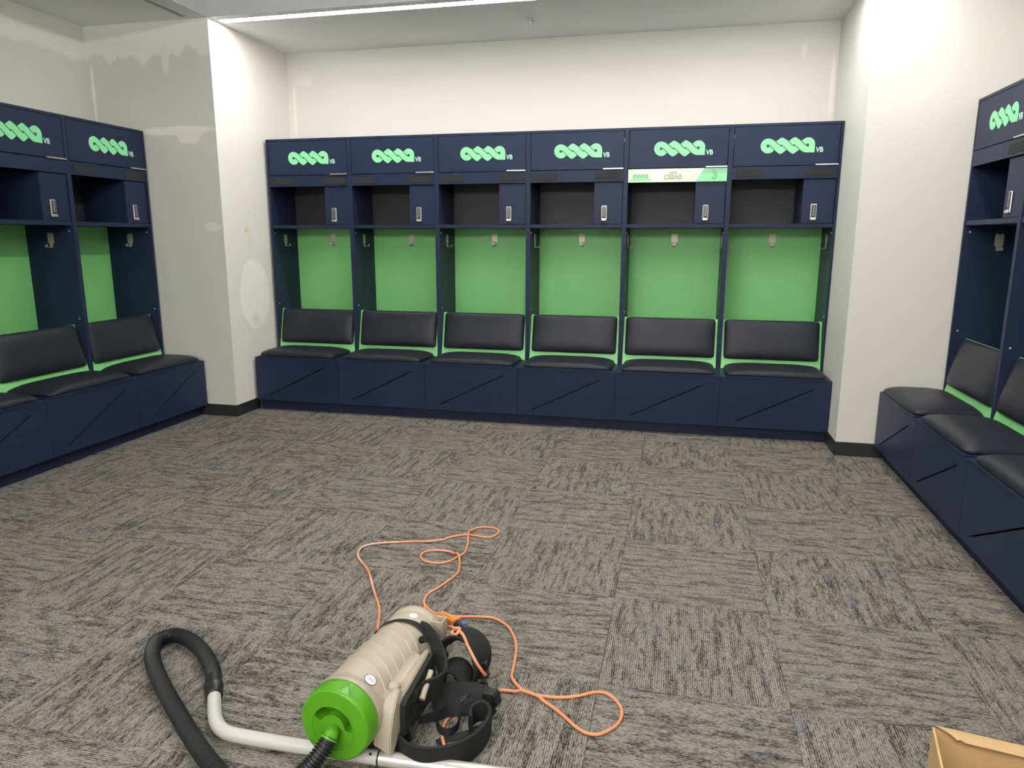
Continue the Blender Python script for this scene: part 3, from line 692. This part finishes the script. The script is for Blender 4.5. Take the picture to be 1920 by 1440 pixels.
# inlet elbow
hs = rel([(2.637, -4.182, 0.136), (2.632, -4.196, 0.122), (2.620, -4.214, 0.102), (2.605, -4.232, 0.083), (2.583, -4.252, 0.062), (2.550, -4.275, 0.043), (2.51, -4.295, 0.032), (2.455, -4.302, 0.028), (2.40, -4.292, 0.028),
          (2.325, -4.246, 0.027), (2.234, -4.188, 0.027), (2.074, -4.071, 0.027), (1.926, -3.957, 0.027), (1.795, -3.842, 0.028), (1.733, -3.752, 0.030), (1.757, -3.696, 0.031), (1.838, -3.709, 0.030), (1.935, -3.764, 0.028), (2.027, -3.843, 0.027), (2.072, -3.898, 0.027)])
el = catmull([P(-0.001, 0.012, -0.006), P(-0.001, -0.006, -0.010), hs[0]+(hs[1]-hs[0])*-0.25, hs[0]+(hs[1]-hs[0])*0.35], 5)
bm = bmesh.new(); tube(bm, el, lambda i: 0.0205 if i < len(el)-3 else 0.0250, 22); o = link('hose_inlet', finish('hose_inlet', bm, m_vgreen, True), vac)
path = resample(catmull(hs, 14), 0.0023)
bm = bmesh.new(); tube(bm, path, lambda i: 0.0212+(0.0024 if i % 4 in (1, 2) else -0.0022)+0.0026*min(1.0, i/110), 18); o = link('hose', finish('hose', bm, m_hose, True), vac); o['label'] = 'black corrugated hose'
# hose cuff
c1, c2 = Vector((2.062, -3.886, 0.027))-base, Vector((2.122, -3.967, 0.024))-base
d = (c2-c1).normalized(); bm = bmesh.new()
u_ = d.cross(Vector((0, 0, 1))).normalized(); L_ = (c2-c1).length
lathe(bm, [(0.022, 0), (0.0265, 0.002), (0.0265, L_*.42), (0.0295, L_*.45), (0.0295, L_*.56), (0.0262, L_*.6), (0.0262, L_*.97), (0.022, L_)], (c1, u_, d, u_.cross(d)), 24); link('hose_cuff', finish('hose_cuff', bm, m_black, True), vac)
# badge
def badge(ang, y, rx, mat, off, name, par):
    bm = bmesh.new(); nrm = VS*math.cos(ang)+VT*math.sin(ang); tg = VT*math.cos(ang)-VS*math.sin(ang)
    c = C0+VA*y; R0 = 0.1040+off
    ctr = bm.verts.new(c+nrm*R0); ring = []
    for k in range(28):
        b = 2*PI*k/28; w = rx*math.cos(b); a2 = ang+rx*math.sin(b)/R0
        ring.append(bm.verts.new(c+VA*w+(VS*math.cos(a2)+VT*math.sin(a2))*R0))
    for k in range(28): bm.faces.new((ctr, ring[k], ring[(k+1) % 28]))
    return link(name, finish(name, bm, mat), par)
bdg = badge(math.radians(57), 0.102, 0.0195, m_badger, 0.0010, 'round_badge', vac); bdg['label'] = 'round white badge with dark rim'
badge(math.radians(57), 0.102, 0.0170, m_badge, 0.0014, 'badge_face', bdg)
bm = bmesh.new(); random.seed(4)
for i in range(14):
    b = random.uniform(0, 2*PI); rr = random.uniform(0.003, 0.0125); a2 = math.radians(57)+rr*math.sin(b)/0.1057
    obox(bm, C0+VA*(0.102+rr*math.cos(b))+(VS*math.cos(a2)+VT*math.sin(a2))*0.1056, 0.0009, 0.0012, 0.0004)
link('badge_print', finish('badge_print', bm, m_badger), bdg)
badge(math.radians(80), 0.462, 0.014, m_badge, -0.0046, 'small_sticker', vac)
# strap band round the far end
bm = bmesh.new()
ribbon(bm, [P(0.1015*math.cos(math.radians(a)), 0.415+0.012*math.sin(math.radians(a*2.0)), 0.1015*math.sin(math.radians(a))) for a in range(200, 20, -8)], VA, lambda t: 0.020+0.006*math.sin(9*t), 0.003)
link('retaining_strap', finish('retaining_strap', bm, m_web, True), vac)
# shoulder strap (wide padded), from the top of the frame out and back to the foot
sh = rel([(2.722, -3.715, 0.212), (2.744, -3.722, 0.208), (2.777, -3.752, 0.195), (2.809, -3.794, 0.178), (2.84, -3.845, 0.160), (2.853, -3.885, 0.148), (2.838, -3.918, 0.138), (2.806, -3.946, 0.128), (2.788, -3.972, 0.112), (2.783, -4.002, 0.090), (2.790, -4.022, 0.062), (2.806, -4.036, 0.040)])
def shw(t):
    return Vector((0.75, 0.15, 0.35)).lerp(Vector((0.15, 0.1, 1.0)), min(1, t*1.7))
bm = bmesh.new(); ribbon(bm, resample(catmull(sh, 8), 0.008), shw, lambda t: 0.026+0.050*min(1, t*1.6)-(0.03*max(0, t-.75)/.25), 0.012)
link('shoulder_strap', finish('shoulder_strap', bm, m_pad, True), vac)
bm = bmesh.new(); ribbon(bm, resample(catmull(rel([(2.735, -3.72, 0.19), (2.726, -3.755, 0.175), (2.738, -3.79, 0.15), (2.752, -3.80, 0.135)]), 8), 0.006), (0.3, 0, 1), 0.012, 0.002)
tube(bm, [P(0.085, 0.375, 0.068), P(0.10, 0.37, 0.080)], 0.011, 12); link('strap_loop', finish('strap_loop', bm, m_web, True), vac)
# second shoulder strap folded into a hump on the floor
ar = rel([(2.790, -3.735, 0.105), (2.800, -3.700, 0.135), (2.822, -3.668, 0.150), (2.857, -3.645, 0.148), (2.890, -3.648, 0.132), (2.912, -3.668, 0.105), (2.918, -3.690, 0.070), (2.905, -3.705, 0.035), (2.880, -3.71, 0.015)])
bm = bmesh.new(); ribbon(bm, resample(catmull(ar, 8), 0.008), lambda t: Vector((0.25, 0.9, -0.2+0.3*t)), lambda t: 0.075+0.03*math.sin(PI*t), 0.013); link('shoulder_strap', finish('second_shoulder_strap', bm, m_pad, True), vac)
a2 = rel([(2.800, -3.790, 0.02), (2.806, -3.770, 0.06), (2.825, -3.748, 0.088), (2.855, -3.735, 0.090), (2.880, -3.742, 0.068), (2.892, -3.755, 0.03), (2.88, -3.77, 0.012)])
bm = bmesh.new(); ribbon(bm, resample(catmull(a2, 8), 0.008), (0.2, 1, 0.1), 0.085, 0.016); link('harness_pad', finish('harness_pad', bm, m_pad, True), vac)
bm = bmesh.new()
for k, (x_, y_, z_) in enumerate(((2.922, -3.690, 0.085), (2.932, -3.705, 0.055), (2.93, -3.722, 0.028))):
    obox(bm, Vector((x_, y_, z_))-base, 0.018, 0.012, 0.006, (Vector((0.9, -0.2, 0.35)).normalized(), Vector((0.2, 0.98, 0)).normalized(), Vector((-0.35, 0.07, 0.93)).normalized()), 0.002)
link('strap_adjuster', finish('strap_adjuster', bm, m_black), vac)
# waist belt standing on edge
be = rel([(2.782, -4.060, 0.042), (2.815, -4.088, 0.042), (2.865, -4.098, 0.042), (2.92, -4.083, 0.042), (2.966, -4.045, 0.042), (2.996, -3.989, 0.042), (3.006, -3.930, 0.043), (2.999, -3.888, 0.045), (2.978, -3.868, 0.047), (2.955, -3.876, 0.046), (2.944, -3.900, 0.042), (2.955, -3.932, 0.040)])
bm = bmesh.new(); ribbon(bm, resample(catmull(be, 8), 0.008), (0, 0, 1), lambda t: 0.076+0.008*math.sin(5*t), 0.013); o = link('waist_belt', finish('waist_belt', bm, m_pad, True), vac)
bm = bmesh.new(); ribbon(bm, resample(catmull(rel([(2.962, -3.930, 0.020), (2.94, -3.933, 0.012), (2.905, -3.950, 0.006), (2.863, -3.978, 0.004)]), 8), 0.008), lambda t: Vector((0.3, 1, 0.6*(1-t))), 0.022, 0.0025); link('belt_tail', finish('belt_tail', bm, m_web, True), vac)
bm = bmesh.new(); ribbon(bm, resample(catmull(rel([(2.842, -3.905, 0.032), (2.846, -3.925, 0.028), (2.866, -3.948, 0.022), (2.892, -3.952, 0.022), (2.909, -3.930, 0.024), (2.910, -3.898, 0.030), (2.902, -3.882, 0.034)]), 8), 0.006), (0, 0.3, 1), 0.024, 0.0025); link('webbing_loop', finish('webbing_loop', bm, m_web, True), vac)
bm = bmesh.new(); ribbon(bm, resample(catmull(rel([(2.800, -3.955, 0.045), (2.822, -3.930, 0.042), (2.846, -3.910, 0.040), (2.868, -3.882, 0.040), (2.902, -3.868, 0.042), (2.940, -3.850, 0.046)]), 8), 0.008), (0.1, 0.5, 1), lambda t: 0.022+0.03*t, 0.004); link('cross_strap', finish('cross_strap', bm, m_web, True), vac)
hp = rel([(2.800, -3.83, 0.035), (2.844, -3.818, 0.045), (2.884, -3.806, 0.052), (2.926, -3.800, 0.055), (2.962, -3.798, 0.052), (2.990, -3.812, 0.040), (2.985, -3.838, 0.025)])
bm = bmesh.new(); ribbon(bm, resample(catmull(hp, 8), 0.008), (0.1, 0.75, 0.7), lambda t: 0.085-0.045*t, 0.015); link('hip_pad', finish('hip_pad', bm, m_pad, True), vac)
bm = bmesh.new(); ax_ = (Vector((0.9, -0.35, 0.2)).normalized(), Vector((0.35, 0.9, 0.1)).normalized(), None); ax_ = (ax_[0], (ax_[1]-ax_[0]*ax_[1].dot(ax_[0])).normalized(), None); ax_ = (ax_[0], ax_[1], ax_[0].cross(ax_[1]))
obox(bm, Vector((2.982, -3.806, 0.062))-base, 0.024, 0.020, 0.010, ax_, 0.004, 2); obox(bm, Vector((3.004, -3.816, 0.050))-base, 0.008, 0.016, 0.012, ax_, 0.003, 2); link('buckle', finish('buckle', bm, m_black, True), vac)
bm = bmesh.new(); obox(bm, Vector((2.905, -3.845, 0.062))-base, 0.010, 0.018, 0.004, ax_, 0.002); link('strap_slider', finish('strap_slider', bm, m_black, True), vac)
# pigtail cord with a knot, and its plug
pg = rel([(2.700, -3.560, 0.085), (2.742, -3.566, 0.110), (2.790, -3.620, 0.160), (2.818, -3.655, 0.178), (2.834, -3.650, 0.176), (2.830, -3.672, 0.168), (2.812, -3.668, 0.166), (2.822, -3.650, 0.172), (2.852, -3.672, 0.168), (2.883, -3.715, 0.155), (2.917, -3.747, 0.128), (2.938, -3.745, 0.095), (2.942, -3.725, 0.070), (2.925, -3.70, 0.05)])
bm = bmesh.new(); tube(bm, catmull(pg, 8), 0.0052, 10); o = link('power_pigtail', finish('power_pigtail', bm, m_pinkc, True), vac); o['label'] = 'knotted pinkish orange power lead'
pl = rel([(2.800, -3.578, 0.148), (2.826, -3.592, 0.146), (2.862, -3.612, 0.140)])
bm = bmesh.new(); tube(bm, pl, lambda i: (0.016, 0.017, 0.009)[i], 14); o = link('plug', finish('plug', bm, m_black, True), vac)
bm = bmesh.new(); obox(bm, pl[1]+Vector((0.004, 0.002, 0.015)), 0.008, 0.006, 0.004, bev=0.001); link('plug_tab', finish('plug_tab', bm, m_blue), vac)

# ------------------------------------------------------------------ wand (lies under the canister)
wp = [(2.108, -3.948, 0.0245), (2.130, -3.978, 0.023), (2.165, -4.026, 0.0225), (2.195, -4.062, 0.022), (2.228, -4.088, 0.0215), (2.268, -4.103, 0.021), (2.320, -4.106, 0.021), (2.40, -4.106, 0.021), (2.50, -4.104, 0.021), (2.735, -4.096, 0.021)]
wb = Vector((2.5, -4.1, 0.0)); wand = empty('vacuum_wand', wb); tag(wand, 'white bent metal vacuum wand lying on the carpet under the canister', 'vacuum wand')
bm = bmesh.new(); tube(bm, [p-wb for p in catmull([Vector(p) for p in wp], 8)], 0.0205, 24); o = link('curved_tube', finish('curved_tube', bm, m_wand, True), wand)
w2 = [Vector((2.738, -4.096, 0.021))-wb, Vector((3.30, -4.072, 0.021))-wb]
bm = bmesh.new(); tube(bm, w2, 0.0208, 24); link('straight_tube', finish('straight_tube', bm, m_alu, True), wand)
bm = bmesh.new(); tube(bm, [Vector((2.7345, -4.0962, 0.021))-wb, Vector((2.7395, -4.096, 0.021))-wb], 0.0212, 24); link('joint_ring', finish('joint_ring', bm, m_black, True), wand)
bm = bmesh.new(); tube(bm, [Vector((2.716, -4.108, 0.0385))-wb, Vector((2.716, -4.1085, 0.0402))-wb], 0.004, 10); link('lock_button', finish('lock_button', bm, m_black, True), wand)

# ------------------------------------------------------------------ orange extension cord
cp = [[2.475, -3.520], [2.434, -3.411], [2.389, -3.298], [2.303, -3.16], [2.209, -3.006], [2.109, -2.891], [2.079, -2.809], [2.095, -2.756], [2.16, -2.715], [2.255, -2.68], [2.402, -2.632], [2.462, -2.565], [2.533, -2.528], [2.631, -2.538], [2.665, -2.49], [2.657, -2.437], [2.612, -2.413], [2.548, -2.435], [2.527, -2.509], [2.556, -2.633], [2.57, -2.722], [2.551, -2.786], [2.521, -2.844], [2.47, -2.867], [2.414, -2.853], [2.382, -2.808], [2.393, -2.758], [2.45, -2.733], [2.513, -2.742], [2.558, -2.784], [2.593, -2.888], [2.599, -2.955], [2.566, -3.073], [2.541, -3.137], [2.542, -3.196], [2.559, -3.236], [2.617, -3.287], [2.695, -3.293], [2.807, -3.27], [2.861, -3.274], [2.926, -3.326], [2.977, -3.432], [2.998, -3.562], [3.006, -3.623], [3.045, -3.673], [3.094, -3.696], [3.164, -3.696], [3.229, -3.675], [3.293, -3.637], [3.337, -3.647], [3.376, -3.706], [3.373, -3.771], [3.338, -3.823], [3.301, -3.842], [3.259, -3.828], [3.193, -3.768], [3.134, -3.725], [3.069, -3.702], [3.006, -3.697], [2.96, -3.715], [2.915, -3.765], [2.883, -3.822], [2.866, -3.866], [2.861, -3.906], [2.872, -3.952], [2.892, -3.99], [2.92, -4.03]]
cb = Vector((2.7, -3.2, 0)); cord = empty('extension_cord', cb); tag(cord, 'thin orange extension cord looping across the carpet around the vacuum', 'cord')
CR = 0.0052
pts = catmull([Vector((x, y, CR+0.0004)) for x, y in cp], 8)
# lift the later strand where the cord crosses itself
for i in range(len(pts)):
    for j in range(i-12):
        if (pts[i].xy-pts[j].xy).length < 0.020: pts[i].z = max(pts[i].z, CR*3.05); break
for _ in range(3):
    zs = [p.z for p in pts]
    for i in range(1, len(pts)-1): pts[i].z = max(pts[i].z if pts[i].z > CR*2.9 else 0, (zs[i-1]+zs[i]+zs[i+1])/3)
def cord_mat():
    t = NT('orange_cord_pale_end'); v, o = t.xyz()
    n1 = t.noise(v, 5.0, 3); n2 = t.noise(v, 40.0, 2)
    pale_mask = t.ramp(t.math('SUBTRACT', n1, t.math('MULTIPLY', t.math('ADD', o[0], 0.25), 0.55)), 0.52, 0.72)  # cord gets paler towards low x, broken up by noise
    c = t.mix(n2, (0.66, 0.235, 0.10, 1), (0.80, 0.31, 0.15, 1)); c = t.mix(t.math('MULTIPLY', pale_mask, 0.85), c, (0.70, 0.47, 0.36, 1))
    return t.base(c, 0.45, 0, 0.45)
bm = bmesh.new(); tube(bm, [p-cb for p in pts], CR, 10); link('cord_cable', finish('cord_cable', bm, cord_mat(), True), cord)
# socket end joining the pigtail plug
se = [Vector((2.646, -3.470, 0.075)), Vector((2.690, -3.515, 0.125)), Vector((2.720, -3.535, 0.150)), Vector((2.745, -3.548, 0.156)), Vector((2.775, -3.565, 0.154)), Vector((2.800, -3.578, 0.150))]
d_ = (se[5]-se[2]).normalized(); u2 = d_.cross(Vector((0, 0, 1))).normalized(); ax2 = (d_, u2, u2.cross(d_))
bm = bmesh.new(); obox(bm, (se[2]+se[5])/2-cb, 0.040, 0.015, 0.013, ax2, 0.004, 2); obox(bm, se[5]-d_*0.004-cb, 0.006, 0.022, 0.017, ax2, 0.003, 2); obox(bm, (se[2]+se[5])/2+ax2[2]*0.013-cb, 0.030, 0.004, 0.004, ax2, 0.001)
link('cord_connector', finish('cord_connector', bm, m_orangep, True), cord)
bm = bmesh.new(); tube(bm, [p-cb for p in catmull([Vector((2.560, -3.245, CR+.0004)), Vector((2.60, -3.36, 0.006)), Vector((2.635, -3.445, 0.045))]+se[:3], 8)], CR, 10); link('cord_lead', finish('cord_lead', bm, m_orange, True), cord)

# ------------------------------------------------------------------ cardboard box, bottom right
bo = empty('cardboard_box', (4.117, -4.043, 0.0), math.radians(-10.3)); tag(bo, 'open brown cardboard box in the lower right corner', 'box')
BH, BW, BD, BT = 0.32, 0.50, 0.38, 0.005
link('box_panel', box_me('box_panel_left', m_card, 0, BT, -BD, 0, 0, BH), bo)
link('box_panel', box_me('box_panel_right', m_card, BW-BT, BW, -BD, 0, 0, BH), bo)
link('box_panel', box_me('box_panel_far', m_card, BT, BW-BT, -BT, 0, 0, BH), bo)
link('box_panel', box_me('box_panel_near', m_card, BT, BW-BT, -BD, -BD+BT, 0, BH), bo)
link('box_bottom', box_me('box_bottom', m_card, BT, BW-BT, -BD+BT, -BT, 0.0005, BT), bo)
bm = bmesh.new()
o2 = [(0.004, 0.0, 0.0), (BW-0.004, 0.0, 0.0), (BW-0.004, -0.046, 0.001), (0.060, -0.046, 0.002), (0.050, -0.041, 0.004), (0.044, -0.043, 0.002), (0.035, -0.030, 0.003), (0.022, -0.018, 0.003)]
up = [bm.verts.new((x, y, BH+0.0065+z)) for x, y, z in o2]; dn = [bm.verts.new((x, y, BH+0.0012+z)) for x, y, z in o2]
bm.faces.new(up); bm.faces.new(dn[::-1]).material_index = 0
for i in range(len(o2)):
    f = bm.faces.new((up[i], up[(i+1) % len(o2)], dn[(i+1) % len(o2)], dn[i])); f.material_index = 1
link('box_flap', finish('box_flap', bm, [m_card, m_cardi]), bo)
link('box_divider', box_me('box_divider', m_card, 0.10, 0.40, -0.11, -0.106, BT, 0.27), bo)
